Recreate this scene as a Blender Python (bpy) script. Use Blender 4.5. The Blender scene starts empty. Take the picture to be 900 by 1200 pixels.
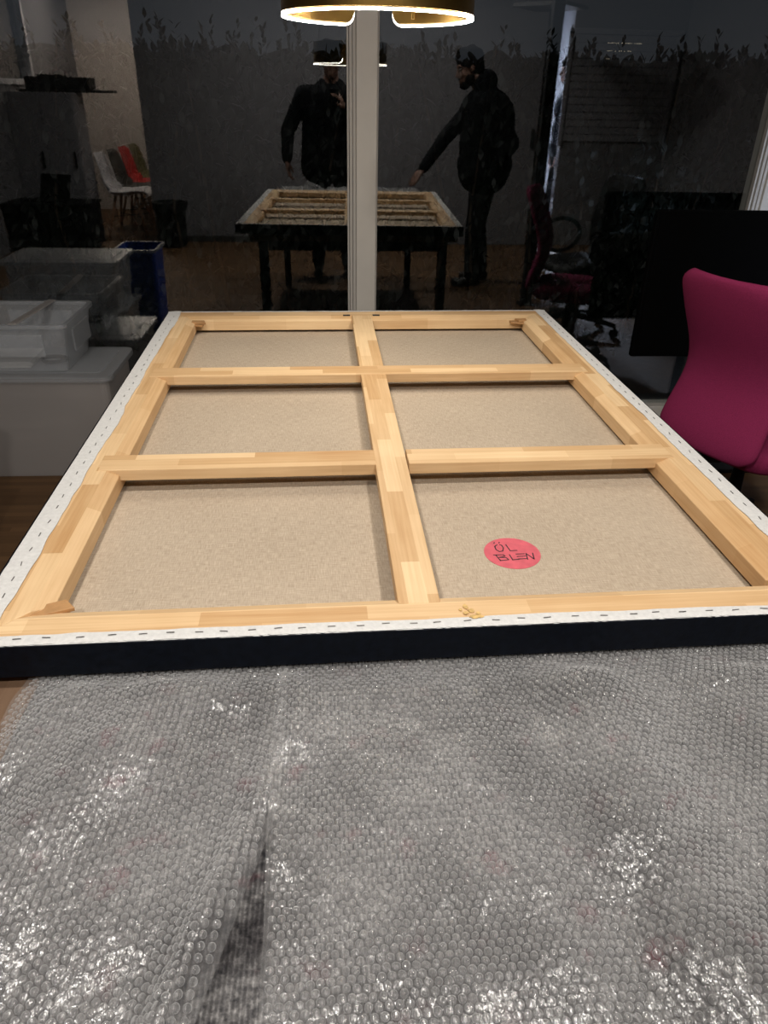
import bpy, bmesh, math, random
from mathutils import Vector, Matrix, noise
random.seed(7)
S = bpy.context.scene
COL = S.collection
# ------------------------------------------------------------------ camera
CAM = Vector((0, 0, 1.40))
yaw, pitch, roll = math.radians(4.0514), math.radians(29.8231), math.radians(1.204)
fw = Vector((math.sin(yaw)*math.cos(pitch), math.cos(yaw)*math.cos(pitch), -math.sin(pitch)))
rt = Vector((math.cos(yaw), -math.sin(yaw), 0)); up = rt.cross(fw)
rt, up = rt*math.cos(roll)+up*math.sin(roll), up*math.cos(roll)-rt*math.sin(roll)
cd = bpy.data.cameras.new('camera'); cam = bpy.data.objects.new('camera', cd); COL.objects.link(cam)
cd.sensor_fit = 'VERTICAL'; cd.sensor_height = 36; cd.lens = 853.534/1200*36; cd.clip_start = 0.02
mw = Matrix((rt, up, -fw)).transposed().to_4x4(); mw.translation = CAM; cam.matrix_world = mw
S.camera = cam
# ------------------------------------------------------------------ world, exposure, light strengths
W = bpy.data.worlds.new('night'); S.world = W; W.use_nodes = True
W.node_tree.nodes['Background'].inputs[0].default_value = (0.78, 0.86, 1.0, 1)
W.node_tree.nodes['Background'].inputs[1].default_value = 0.019
S.view_settings.view_transform = 'Standard'; S.view_settings.look = 'None'
S.view_settings.exposure = 0.42; S.view_settings.gamma = 1; S.view_settings.use_curve_mapping = False
S.cycles.use_denoising = True; S.cycles.transparent_max_bounces = 24; S.cycles.max_bounces = 10
S.cycles.diffuse_bounces = 3; S.cycles.glossy_bounces = 4
S.cycles.caustics_reflective = False; S.cycles.caustics_refractive = False
S.cycles.sample_clamp_indirect = 4.0
LED_STRENGTH = 255.0          # LED strip of the gold pendant
SPOT_POWER = 20.0             # each ceiling downlight over the table
ALCOVE_POWER = 24.0           # ceiling lamp of the room behind on the left
NEXTROOM_POWER = 1150.0        # ceiling lamp of the bright room behind the sliding door
GLASS_R0 = 0.125              # reflectance of each face of the double glazing
D = 3.1939                    # window plane (Y)
FLOOR_Z = 0.0; CEIL_Z = 2.62; YB = -1.89; XL = -3.15; XR = 3.45
# ------------------------------------------------------------------ materials
def nodes(name):
    m = bpy.data.materials.new(name); m.use_nodes = True
    nt = m.node_tree; return m, nt, nt.nodes['Principled BSDF']
def N(nt, t, **k):
    n = nt.nodes.new(t)
    for a, b in k.items():
        if a.startswith('i_'): n.inputs[int(a[2:])].default_value = b
        else: setattr(n, a, b)
    return n
def plain(name, c, rough=.5, metal=0., noise_amt=.12, scale=30., bump=0., spec=.5, coat=0.):
    m, nt, p = nodes(name)
    p.inputs['Roughness'].default_value = rough; p.inputs['Metallic'].default_value = metal
    p.inputs['Specular IOR Level'].default_value = spec; p.inputs['Coat Weight'].default_value = coat
    tc = N(nt, 'ShaderNodeTexCoord'); nz = N(nt, 'ShaderNodeTexNoise'); nz.inputs['Scale'].default_value = scale
    nz.inputs['Detail'].default_value = 4
    nt.links.new(tc.outputs['Object'], nz.inputs['Vector'])
    r = N(nt, 'ShaderNodeValToRGB')
    r.color_ramp.elements[0].color = tuple(v*(1-noise_amt) for v in c)+(1,)
    r.color_ramp.elements[1].color = tuple(min(1, v*(1+noise_amt)) for v in c)+(1,)
    r.color_ramp.elements[0].position = .3; r.color_ramp.elements[1].position = .7
    nt.links.new(nz.outputs['Fac'], r.inputs[0]); nt.links.new(r.outputs[0], p.inputs['Base Color'])
    if bump:
        b = N(nt, 'ShaderNodeBump'); b.inputs['Strength'].default_value = bump; b.inputs['Distance'].default_value = .002
        nt.links.new(nz.outputs['Fac'], b.inputs['Height']); nt.links.new(b.outputs[0], p.inputs['Normal'])
    return m
def emit(name, c, s):
    m, nt, p = nodes(name); p.inputs['Base Color'].default_value = (0, 0, 0, 1)
    p.inputs['Emission Color'].default_value = c+(1,); p.inputs['Emission Strength'].default_value = s
    return m
def wood(name, axis, light, dark, block=.22):
    """Finger-jointed softwood: blocks of slightly different tone along the bar, stretched grain."""
    m, nt, p = nodes(name); L = nt.links.new
    p.inputs['Roughness'].default_value = .55; p.inputs['Specular IOR Level'].default_value = .35
    tc = N(nt, 'ShaderNodeTexCoord'); oi = N(nt, 'ShaderNodeObjectInfo')
    sx = N(nt, 'ShaderNodeSeparateXYZ'); L(tc.outputs['Object'], sx.inputs[0])
    al = sx.outputs[axis]; ac = sx.outputs[1-axis]
    off = N(nt, 'ShaderNodeMath', operation='MULTIPLY_ADD'); L(oi.outputs['Random'], off.inputs[0]); off.inputs[1].default_value = 7.3; L(al, off.inputs[2])
    dv = N(nt, 'ShaderNodeMath', operation='DIVIDE'); L(off.outputs[0], dv.inputs[0]); dv.inputs[1].default_value = block
    # two lamellas across the bar, joints staggered
    st = N(nt, 'ShaderNodeMath', operation='MULTIPLY'); L(ac, st.inputs[0]); st.inputs[1].default_value = 36.
    fl2 = N(nt, 'ShaderNodeMath', operation='FLOOR'); L(st.outputs[0], fl2.inputs[0])
    ad = N(nt, 'ShaderNodeMath', operation='MULTIPLY_ADD'); L(fl2.outputs[0], ad.inputs[0]); ad.inputs[1].default_value = .37; L(dv.outputs[0], ad.inputs[2])
    fl = N(nt, 'ShaderNodeMath', operation='FLOOR'); L(ad.outputs[0], fl.inputs[0])
    cb = N(nt, 'ShaderNodeCombineXYZ'); L(fl.outputs[0], cb.inputs[0]); L(fl2.outputs[0], cb.inputs[1])
    wn = N(nt, 'ShaderNodeTexWhiteNoise', noise_dimensions='2D'); L(cb.outputs[0], wn.inputs['Vector'])
    mp = N(nt, 'ShaderNodeMapping'); L(tc.outputs['Object'], mp.inputs['Vector'])
    sc = [220., 220., 160.]; sc[axis] = 6.; mp.inputs['Scale'].default_value = sc
    nz = N(nt, 'ShaderNodeTexNoise'); nz.inputs['Scale'].default_value = 1.; nz.inputs['Detail'].default_value = 5; L(mp.outputs[0], nz.inputs['Vector'])
    kn = N(nt, 'ShaderNodeTexNoise'); kn.inputs['Scale'].default_value = 9.; L(tc.outputs['Object'], kn.inputs['Vector'])
    r = N(nt, 'ShaderNodeValToRGB'); e = r.color_ramp.elements
    e[0].position = .0; e[0].color = dark+(1,); e[1].position = 1; e[1].color = light+(1,)
    mx = N(nt, 'ShaderNodeMath', operation='MULTIPLY_ADD'); L(wn.outputs['Value'], mx.inputs[0]); mx.inputs[1].default_value = .62
    a2 = N(nt, 'ShaderNodeMath', operation='MULTIPLY_ADD'); L(nz.outputs['Fac'], a2.inputs[0]); a2.inputs[1].default_value = .65; a2.inputs[2].default_value = -.05
    L(a2.outputs[0], mx.inputs[2])
    a3 = N(nt, 'ShaderNodeMath', operation='MULTIPLY_ADD'); L(kn.outputs['Fac'], a3.inputs[0]); a3.inputs[1].default_value = .35; L(mx.outputs[0], a3.inputs[2])
    a4 = N(nt, 'ShaderNodeMath', operation='SUBTRACT'); L(a3.outputs[0], a4.inputs[0]); a4.inputs[1].default_value = .21
    L(a4.outputs[0], r.inputs[0]); L(r.outputs[0], p.inputs['Base Color'])
    b = N(nt, 'ShaderNodeBump'); b.inputs['Strength'].default_value = .15; b.inputs['Distance'].default_value = .001
    L(nz.outputs['Fac'], b.inputs['Height']); L(b.outputs[0], p.inputs['Normal'])
    return m
def linen_mat():
    m, nt, p = nodes('linen'); L = nt.links.new
    p.inputs['Roughness'].default_value = .9; p.inputs['Specular IOR Level'].default_value = .15
    tc = N(nt, 'ShaderNodeTexCoord')
    def strand(sx, sy):
        mp = N(nt, 'ShaderNodeMapping'); L(tc.outputs['Object'], mp.inputs['Vector']); mp.inputs['Scale'].default_value = (sx, sy, 1)
        nz = N(nt, 'ShaderNodeTexNoise'); nz.inputs['Scale'].default_value = 1; nz.inputs['Detail'].default_value = 3; L(mp.outputs[0], nz.inputs['Vector']); return nz
    a, b = strand(60, 760), strand(760, 60)
    ad = N(nt, 'ShaderNodeMath', operation='ADD'); L(a.outputs['Fac'], ad.inputs[0]); L(b.outputs['Fac'], ad.inputs[1])
    big = N(nt, 'ShaderNodeTexNoise'); big.inputs['Scale'].default_value = 5; L(tc.outputs['Object'], big.inputs['Vector'])
    ad2 = N(nt, 'ShaderNodeMath', operation='MULTIPLY_ADD'); L(big.outputs['Fac'], ad2.inputs[0]); ad2.inputs[1].default_value = .25; L(ad.outputs[0], ad2.inputs[2])
    r = N(nt, 'ShaderNodeValToRGB'); e = r.color_ramp.elements
    mr = N(nt, 'ShaderNodeMapRange'); mr.inputs[1].default_value = .75; mr.inputs[2].default_value = 1.5; L(ad2.outputs[0], mr.inputs[0])
    e[0].color = (.325, .256, .185, 1); e[1].color = (.57, .475, .367, 1)
    L(mr.outputs[0], r.inputs[0]); L(r.outputs[0], p.inputs['Base Color'])
    bp = N(nt, 'ShaderNodeBump'); bp.inputs['Strength'].default_value = .35; bp.inputs['Distance'].default_value = .001
    L(ad.outputs[0], bp.inputs['Height']); L(bp.outputs[0], p.inputs['Normal'])
    return m
def blanket_mat():
    m, nt, p = nodes('recycled_wool'); L = nt.links.new
    p.inputs['Roughness'].default_value = .95; p.inputs['Specular IOR Level'].default_value = .1
    tc = N(nt, 'ShaderNodeTexCoord')
    nz = N(nt, 'ShaderNodeTexNoise'); nz.inputs['Scale'].default_value = 120; nz.inputs['Detail'].default_value = 6; nz.inputs['Roughness'].default_value = .7
    L(tc.outputs['Object'], nz.inputs['Vector'])
    r = N(nt, 'ShaderNodeValToRGB'); e = r.color_ramp.elements
    e[0].position = .33; e[0].color = (.05, .05, .055, 1); e[1].position = .70; e[1].color = (.42, .41, .40, 1)
    e2 = r.color_ramp.elements.new(.5); e2.color = (.17, .165, .165, 1)
    L(nz.outputs['Fac'], r.inputs[0])
    n2 = N(nt, 'ShaderNodeTexNoise'); n2.inputs['Scale'].default_value = 24; n2.inputs['Detail'].default_value = 5; L(tc.outputs['Object'], n2.inputs['Vector'])
    r2 = N(nt, 'ShaderNodeValToRGB'); r2.color_ramp.elements[0].position = .60; r2.color_ramp.elements[1].position = .80
    L(n2.outputs['Fac'], r2.inputs[0])
    mx = N(nt, 'ShaderNodeMixRGB'); L(r2.outputs[0], mx.inputs[0]); L(r.outputs[0], mx.inputs[1]); mx.inputs[2].default_value = (.20, .045, .065, 1)
    n3 = N(nt, 'ShaderNodeTexNoise'); n3.inputs['Scale'].default_value = 7; n3.inputs['Detail'].default_value = 3; L(tc.outputs['Object'], n3.inputs['Vector'])
    r3 = N(nt, 'ShaderNodeValToRGB'); r3.color_ramp.elements[0].position = .36; r3.color_ramp.elements[0].color = (.30, .29, .30, 1); r3.color_ramp.elements[1].position = .62; r3.color_ramp.elements[1].color = (1, 1, 1, 1); L(n3.outputs['Fac'], r3.inputs[0])
    pm = N(nt, 'ShaderNodeMixRGB', blend_type='MULTIPLY'); pm.inputs[0].default_value = 1; L(mx.outputs[0], pm.inputs[1]); L(r3.outputs[0], pm.inputs[2])
    wv = N(nt, 'ShaderNodeTexWave'); wv.inputs['Scale'].default_value = 70; wv.inputs['Distortion'].default_value = 1.0; L(tc.outputs['Object'], wv.inputs['Vector'])
    ad = N(nt, 'ShaderNodeMath', operation='MULTIPLY_ADD'); L(wv.outputs['Fac'], ad.inputs[0]); ad.inputs[1].default_value = .6; L(nz.outputs['Fac'], ad.inputs[2])
    rb = N(nt, 'ShaderNodeMixRGB', blend_type='MULTIPLY'); rb.inputs[0].default_value = .38; L(pm.outputs[0], rb.inputs[1]); L(wv.outputs['Color'], rb.inputs[2]); L(rb.outputs[0], p.inputs['Base Color'])
    bp = N(nt, 'ShaderNodeBump'); bp.inputs['Strength'].default_value = .8; bp.inputs['Distance'].default_value = .002
    L(ad.outputs[0], bp.inputs['Height']); L(bp.outputs[0], p.inputs['Normal'])
    return m
def schlick(nt, r0):
    g = N(nt, 'ShaderNodeNewGeometry'); L = nt.links.new
    d = N(nt, 'ShaderNodeVectorMath', operation='DOT_PRODUCT'); L(g.outputs['Incoming'], d.inputs[0]); L(g.outputs['Normal'], d.inputs[1])
    a = N(nt, 'ShaderNodeMath', operation='ABSOLUTE'); L(d.outputs['Value'], a.inputs[0])
    s = N(nt, 'ShaderNodeMath', operation='SUBTRACT'); s.inputs[0].default_value = 1; L(a.outputs[0], s.inputs[1])
    w = N(nt, 'ShaderNodeMath', operation='POWER'); L(s.outputs[0], w.inputs[0]); w.inputs[1].default_value = 5
    k = N(nt, 'ShaderNodeMath', operation='MULTIPLY_ADD'); L(w.outputs[0], k.inputs[0]); k.inputs[1].default_value = 1-r0; k.inputs[2].default_value = r0
    return k.outputs[0]
def thin_plastic(name, r0, haze, tint=(1, 1, 1), rough=.08, hazecol=(.9, .9, .9), bump=0., bscale=60., edge=0.):
    """Clear film / polypropylene: a little milky, glossy by Fresnel, otherwise see-through."""
    m, nt, p = nodes(name); L = nt.links.new; nt.nodes.remove(p); out = nt.nodes['Material Output']
    tr = N(nt, 'ShaderNodeBsdfTransparent'); tr.inputs[0].default_value = tint+(1,)
    df = N(nt, 'ShaderNodeBsdfDiffuse'); df.inputs[0].default_value = hazecol+(1,)
    tl = N(nt, 'ShaderNodeBsdfTranslucent'); tl.inputs[0].default_value = hazecol+(1,)
    gl = N(nt, 'ShaderNodeBsdfGlossy'); gl.inputs['Roughness'].default_value = rough
    dm = N(nt, 'ShaderNodeMixShader'); dm.inputs[0].default_value = .4; L(df.outputs[0], dm.inputs[1]); L(tl.outputs[0], dm.inputs[2])
    m1 = N(nt, 'ShaderNodeMixShader'); m1.inputs[0].default_value = haze
    if edge:   # the film is longer along a grazing ray, so its milkiness shows more on the flanks of a bubble
        lw = N(nt, 'ShaderNodeLayerWeight'); lw.inputs[0].default_value = .5
        pw = N(nt, 'ShaderNodeMath', operation='POWER'); L(lw.outputs['Facing'], pw.inputs[0]); pw.inputs[1].default_value = 2.
        ma = N(nt, 'ShaderNodeMath', operation='MULTIPLY_ADD', use_clamp=True); L(pw.outputs[0], ma.inputs[0]); ma.inputs[1].default_value = edge; ma.inputs[2].default_value = haze; L(ma.outputs[0], m1.inputs[0])
    L(tr.outputs[0], m1.inputs[1]); L(dm.outputs[0], m1.inputs[2])
    m2 = N(nt, 'ShaderNodeMixShader'); L(schlick(nt, r0), m2.inputs[0]); L(m1.outputs[0], m2.inputs[1]); L(gl.outputs[0], m2.inputs[2])
    if bump:
        tc = N(nt, 'ShaderNodeTexCoord'); nz = N(nt, 'ShaderNodeTexNoise'); nz.inputs['Scale'].default_value = bscale; nz.inputs['Detail'].default_value = 3
        L(tc.outputs['Object'], nz.inputs['Vector'])
        b = N(nt, 'ShaderNodeBump'); b.inputs['Strength'].default_value = bump; b.inputs['Distance'].default_value = .004
        L(nz.outputs['Fac'], b.inputs['Height']); L(b.outputs[0], gl.inputs['Normal'])
    L(m2.outputs[0], out.inputs['Surface'])
    return m
MT = dict(
    wall=plain('grey_wall_paint', (.175, .172, .182), .9, noise_amt=.04, scale=3),
    light_wall=plain('light_wall_paint', (.62, .57, .54), .9, noise_amt=.03, scale=2),
    white_wall=plain('white_wall_paint', (.80, .82, .86), .9, noise_amt=.02, scale=2),
    ceiling=plain('ceiling_paint', (.55, .54, .53), .95, noise_amt=.02, scale=2),
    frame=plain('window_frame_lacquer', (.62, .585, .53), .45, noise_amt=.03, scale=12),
    frame_shade=plain('frame_lacquer_shaded', (.50, .47, .43), .5, noise_amt=.03, scale=12),  # same frame lacquer, darkened to put groove shade into the colour
    black=plain('black_plastic', (.006, .006, .007), .6, noise_amt=.2, spec=.15),
    black_metal=plain('black_steel', (.008, .008, .009), .6, noise_amt=.2, spec=.2),
    screen=plain('dark_screen_glass', (.002, .002, .002), .6, noise_amt=.1, spec=.03),
    chrome=plain('chrome', (.7, .7, .7), .2, 1., noise_amt=.05),
    steel=plain('staple_steel', (.22, .21, .2), .4, .8),
    linen=linen_mat(),
    primed=plain('primed_canvas', (.62, .615, .60), .85, noise_amt=.07, scale=140, bump=.5, spec=.2),
    paint=plain('black_oil_paint', (.0025, .004, .008), .5, noise_amt=.4, scale=90, bump=.5, spec=.12),
    wood_u=wood('stretcher_pine_cross', 0, (.82, .595, .345), (.47, .255, .10)),
    wood_v=wood('stretcher_pine_long', 1, (.82, .595, .345), (.47, .255, .10)),
    wedge=plain('wedge_wood', (.42, .23, .095), .6, noise_amt=.2, scale=40),
    sticker=plain('red_sticker_paper', (.60, .105, .135), .7, noise_amt=.12, scale=60),
    ink=plain('black_marker', (.02, .015, .02), .6),
    glue=plain('amber_glue', (.60, .39, .14), .5, noise_amt=.4, scale=120),
    table=wood('oak_tabletop', 1, (.20, .125, .078), (.115, .066, .038), .6),
    floor=wood('dark_laminate', 0, (.155, .083, .037), (.08, .042, .018), 1.1),
    blanket=blanket_mat(),
    film=thin_plastic('wrap_film', .07, .10, rough=.18, bump=.6, bscale=90),
    bubble=thin_plastic('wrap_bubble', .11, .07, rough=.15, hazecol=(.97, .97, .97), bump=.5, bscale=260, edge=.95),
    pp=thin_plastic('clear_polypropylene', .05, .20, tint=(.95, .96, .97), rough=.3, hazecol=(.95, .97, 1.), bump=.2),
    pp_milky=thin_plastic('milky_polypropylene', .04, .52, tint=(.9, .9, .9), rough=.35, hazecol=(.70, .655, .63), bump=.2),
    glass=thin_plastic('window_glass', GLASS_R0, .0, tint=(.94, .96, .96), rough=0.0),
    gold=plain('brushed_brass', (.33, .205, .06), .33, 1., noise_amt=.25, scale=14),
    led=emit('led_strip', (1., .92, .80), LED_STRENGTH),
    led_edge=emit('led_edge_glow', (1., .93, .80), 5.0),
    pink=plain('magenta_wool', (.24, .022, .080), .9, noise_amt=.16, scale=420, bump=.35, spec=.15),
    blue=plain('blue_plastic', (.015, .05, .30), .4),
    grey_furn=plain('grey_laminate', (.27, .27, .29), .6, noise_amt=.03),
    dark_furn=plain('dark_laminate_board', (.03, .028, .027), .5),
    paper=plain('paper', (.65, .62, .58), .9, noise_amt=.05),
    shell_white=plain('white_shell', (.75, .76, .80), .35, noise_amt=.02),
    shell_dark=plain('dark_shell', (.06, .06, .055), .4, noise_amt=.05),
    shell_red=plain('red_shell', (.62, .05, .05), .35, noise_amt=.05),
    shell_olive=plain('olive_shell', (.17, .16, .07), .4, noise_amt=.05),
    leg_wood=plain('chair_leg_wood', (.36, .19, .10), .5, noise_amt=.15),
    leaf=plain('hedge_leaf', (.011, .015, .011), .5, noise_amt=.5, scale=6, spec=.4),
    twig=plain('hedge_twig', (.06, .045, .03), .8),
    ground=plain('terrace_concrete', (.06, .06, .06), .9),
    skin=plain('skin', (.22, .12, .085), .6, noise_amt=.06),
    jacket=plain('black_jacket', (.005, .0055, .007), .9, noise_amt=.3, scale=60, bump=.3, spec=.08),
    trousers=plain('dark_trousers', (.006, .006, .008), .85, noise_amt=.3, scale=60, spec=.15),
    shoe=plain('black_leather', (.012, .011, .010), .4),
    hair=plain('dark_hair', (.008, .006, .005), .95, noise_amt=.4, scale=180, bump=.6, spec=.05),
    eye=plain('eye_white', (.40, .37, .35), .5), iris=plain('iris', (.03, .02, .015), .3),
    lampglass=emit('lamp_diffuser_warm', (1, .86, .70), 3.0), lampcool=emit('lamp_diffuser_cool', (.80, .88, 1), 3.0),
    lampdown=emit('downlight_lens', (1, .87, .70), 6.0), street=emit('slot_chip_glow', (1., .85, .6), 1.2),
)
# ------------------------------------------------------------------ mesh helpers
def link(o, parent=None):
    COL.objects.link(o)
    if parent is not None: o.parent = parent
    return o
def tag(o, label=None, cat=None, group=None, kind=None):
    if label: o['label'] = label
    if cat: o['category'] = cat
    if group: o['group'] = group
    if kind: o['kind'] = kind
    return o
def empty(name, loc=(0, 0, 0), rz=0., label=None, cat=None, group=None, kind=None):
    o = bpy.data.objects.new(name, None); o.empty_display_size = .05; o.location = loc; o.rotation_euler = (0, 0, rz)
    link(o); return tag(o, label, cat, group, kind)
class MB:
    def __init__(s): s.v = []; s.f = []
    def add(s, vs, fs):
        b = len(s.v); s.v += [tuple(v) for v in vs]; s.f += [tuple(b+i for i in f) for f in fs]; return s
    def box(s, x0, x1, y0, y1, z0, z1, M=None):
        vs = [(x, y, z) for z in (z0, z1) for y in (y0, y1) for x in (x0, x1)]
        if M is not None: vs = [M @ Vector(v) for v in vs]
        return s.add(vs, [(0, 2, 3, 1), (4, 5, 7, 6), (0, 1, 5, 4), (2, 6, 7, 3), (0, 4, 6, 2), (1, 3, 7, 5)])
    def prism(s, poly, z0, z1, M=None):
        n = len(poly); vs = [(x, y, z0) for x, y in poly]+[(x, y, z1) for x, y in poly]
        if M is not None: vs = [M @ Vector(v) for v in vs]
        return s.add(vs, [tuple(range(n-1, -1, -1)), tuple(range(n, 2*n))]+[(i, (i+1) % n, n+(i+1) % n, n+i) for i in range(n)])
    def tube(s, pts, r, seg=10, closed=False):
        pts = [Vector(p) for p in pts]; rr = r if isinstance(r, (list, tuple)) else [r]*len(pts); n = len(pts); rings = []
        prev = None
        for i, p in enumerate(pts):
            a = pts[(i-1) % n] if (closed or i) else p; b = pts[(i+1) % n] if (closed or i < n-1) else p
            t = (b-a).normalized()
            if prev is None: u = t.orthogonal().normalized()
            else: u = (prev-t*prev.dot(t)).normalized()
            prev = u; w = t.cross(u)
            rings.append([p+(u*math.cos(2*math.pi*k/seg)+w*math.sin(2*math.pi*k/seg))*rr[i] for k in range(seg)])
        vs = [v for g in rings for v in g]; fs = []
        m = n if closed else n-1
        for i in range(m):
            for k in range(seg):
                j = (i+1) % n; fs.append((i*seg+k, i*seg+(k+1) % seg, j*seg+(k+1) % seg, j*seg+k))
        if not closed: fs += [tuple(range(seg-1, -1, -1)), tuple((n-1)*seg+k for k in range(seg))]
        return s.add(vs, fs)
    def lathe(s, prof, c=(0, 0, 0), seg=24, cap=True):
        n = len(prof); vs = [(c[0]+r*math.cos(2*math.pi*k/seg), c[1]+r*math.sin(2*math.pi*k/seg), c[2]+z) for r, z in prof for k in range(seg)]
        fs = [(i*seg+k, i*seg+(k+1) % seg, (i+1)*seg+(k+1) % seg, (i+1)*seg+k) for i in range(n-1) for k in range(seg)]
        if cap: fs += [tuple(range(seg-1, -1, -1)), tuple((n-1)*seg+k for k in range(seg))]
        return s.add(vs, fs)
    def grid(s, fn, nu, nv, wrap=False):
        vs = [fn(i/(nu-1 if not wrap else nu), j/(nv-1)) for j in range(nv) for i in range(nu)]
        return s.add(vs, [(j*nu+i, j*nu+(i+1) % nu, (j+1)*nu+(i+1) % nu, (j+1)*nu+i) for j in range(nv-1) for i in range(nu if wrap else nu-1)])
    def mesh(s, name, mat, smooth=False):
        me = bpy.data.meshes.new(name); me.from_pydata(s.v, [], s.f); me.update()
        bm = bmesh.new(); bm.from_mesh(me); bmesh.ops.recalc_face_normals(bm, faces=bm.faces); bm.to_mesh(me); bm.free()
        me.materials.append(MT[mat])
        if smooth: me.polygons.foreach_set('use_smooth', [True]*len(me.polygons))
        return me
    def build(s, name, mat, parent=None, smooth=False, bevel=0., solid=0., sub=0, kind=None, label=None, loc=None):
        o = bpy.data.objects.new(name, s.mesh(name, mat, smooth)); link(o, parent)
        if loc: o.location = loc
        if solid: md = o.modifiers.new('thickness', 'SOLIDIFY'); md.thickness = solid; md.offset = 0
        if bevel: md = o.modifiers.new('bevel', 'BEVEL'); md.width = bevel; md.segments = 2; md.limit_method = 'ANGLE'
        if sub: md = o.modifiers.new('sub', 'SUBSURF'); md.levels = sub; md.render_levels = sub
        return tag(o, label, kind=kind)
def copy_tree(o, parent=None, linked_to=None):
    c = o.copy(); COL.objects.link(c); c.parent = parent
    for ch in o.children: copy_tree(ch, c)
    return c
def struct(name, mb, mat, **k): return mb.build(name, mat, kind='structure', **k)
def area(name, loc, size, power, color, parent, rot=(0, 0, 0), spread=math.pi):
    l = bpy.data.lights.new(name, 'AREA'); l.shape = 'DISK'; l.size = size; l.energy = power; l.color = color; l.spread = spread
    o = bpy.data.objects.new(name, l); o.location = loc; o.rotation_euler = rot; link(o, parent); return o
# ------------------------------------------------------------------ the room
struct('floor', MB().box(-3.3, 3.6, -6.75, D+.2, -.08, 0), 'floor')
struct('ceiling', MB().box(-3.3, 3.6, -6.75, D+.2, CEIL_Z, CEIL_Z+.1), 'ceiling')
wb = MB().box(-1.883, 2.14, YB-.12, YB, 0, CEIL_Z).box(2.33, XR, YB-.12, YB, 0, CEIL_Z)
wb.box(2.14, 2.33, YB-.12, YB, 2.17, CEIL_Z)
struct('wall_back', wb, 'wall')
struct('wall_right', MB().box(XR, XR+.12, -6.7, D+.1, 0, CEIL_Z), 'wall')
wy0, wy1, wz0, wz1 = -2.75, -1.0, 1.42, 2.45
wl = MB().box(XL-.12, XL, -6.7, wy0, 0, CEIL_Z).box(XL-.12, XL, wy1, D+.1, 0, CEIL_Z)
wl.box(XL-.12, XL, wy0, wy1, 0, wz0).box(XL-.12, XL, wy0, wy1, wz1, CEIL_Z)
struct('wall_left', wl, 'wall')
w3 = empty('window_2', (XL, (wy0+wy1)/2, wz0), kind='structure')
fr = MB()
for a, b in ((wy0, wy0+.05), (wy1-.05, wy1)): fr.box(-.10, .012, a-(wy0+wy1)/2, b-(wy0+wy1)/2, 0, wz1-wz0)
fr.box(-.10, .012, wy0-(wy0+wy1)/2+.05, wy1-(wy0+wy1)/2-.05, 0, .05).box(-.10, .012, wy0-(wy0+wy1)/2+.05, wy1-(wy0+wy1)/2-.05, wz1-wz0-.05, wz1-wz0)
fr.build('window_frame', 'shell_white', w3)
MB().box(-.06, -.052, wy0-(wy0+wy1)/2+.05, wy1-(wy0+wy1)/2-.05, .05, wz1-wz0-.05).build('pane', 'glass', w3)
struct('wall_alcove', MB().box(XL, -1.05, -4.42, -4.30, 0, CEIL_Z), 'light_wall')
struct('wall_partition', MB().box(-1.15, -1.05, -4.30, YB-.12, 0, CEIL_Z), 'light_wall')
struct('wall_next_room', MB().box(.6, XR, -6.72, -6.60, 0, CEIL_Z).box(.6, .7, -6.6, YB-.12, 0, CEIL_Z), 'white_wall')
dr = MB().box(-.46, .46, -.02, .02, 0, 2.12)
door = struct('door_1', dr, 'wall', bevel=.003, loc=(1.60, YB+.035, 0.004))
MB().box(.40, .43, .02, .045, .95, 1.12).build('door_handle', 'black_metal', door, bevel=.004)
bs = MB().box(-1.883, 1.10, YB, YB+.014, 0, .06); struct('baseboard_back', bs, 'dark_furn')
# window wall with fixed glazing: mullions, rails, panes
win = empty('window_1', (0, D, 0), kind='structure')
def mullion(x0, x1):
    MB().box(x0+.034, x1-.006, -.055, .05, 0, CEIL_Z).build('mullion', 'frame', win, bevel=.003)
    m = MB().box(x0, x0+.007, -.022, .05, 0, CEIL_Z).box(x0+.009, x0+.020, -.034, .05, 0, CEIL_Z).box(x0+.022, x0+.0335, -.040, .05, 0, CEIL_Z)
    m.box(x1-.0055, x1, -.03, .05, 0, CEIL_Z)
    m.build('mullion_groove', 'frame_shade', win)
XM = (-3.02, -1.60, .051, 1.722, 3.33)
for x in XM: mullion(x, x+.120)
for i in range(len(XM)-1):
    a, b = XM[i]+.120, XM[i+1]
    MB().box(a, b, -.045, .05, 0, .145).build('bottom_rail', 'frame', win, bevel=.004)
    MB().box(a, b, -.045, .05, CEIL_Z-.09, CEIL_Z).build('top_rail', 'frame', win, bevel=.004)
    MB().box(a, b, 0, .010, .145, CEIL_Z-.09).build('pane', 'glass', win)
# roller shutter window at the back, right of the sliding door
sh = empty('window_3', (2.85, YB, 0), kind='structure')
k = MB()
for z in range(14):
    k.box(-.52, .52, .004, .016, 1.02+z*.066, 1.02+z*.066+.060)
k.build('shutter_slats', 'grey_furn', sh)
MB().box(-.56, -.52, 0, .03, .98, 1.96).box(.52, .56, 0, .03, .98, 1.96).box(-.56, .56, 0, .03, 1.945, 1.99).build('shutter_frame', 'grey_furn', sh)
dots = MB()  # emissive chips stand in for street light coming through the slots
for r_, (za, xs) in enumerate(((1.8720, 18), (1.8060, 13), (1.7400, 5))):
    for j in range(xs):
        x = -.17+j*.019+random.uniform(-.002, .002)
        if random.random() < .6: dots.box(x, x+.007, .005, .012, za+.0005, za+.0055)
dots.build('glow_chips', 'street', sh, label='glowing chips set in the shutter slots in place of street light')
# outside
struct('terrace', MB().box(-8, 8, D+.2, 14, -.2, -.02), 'ground')
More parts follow.
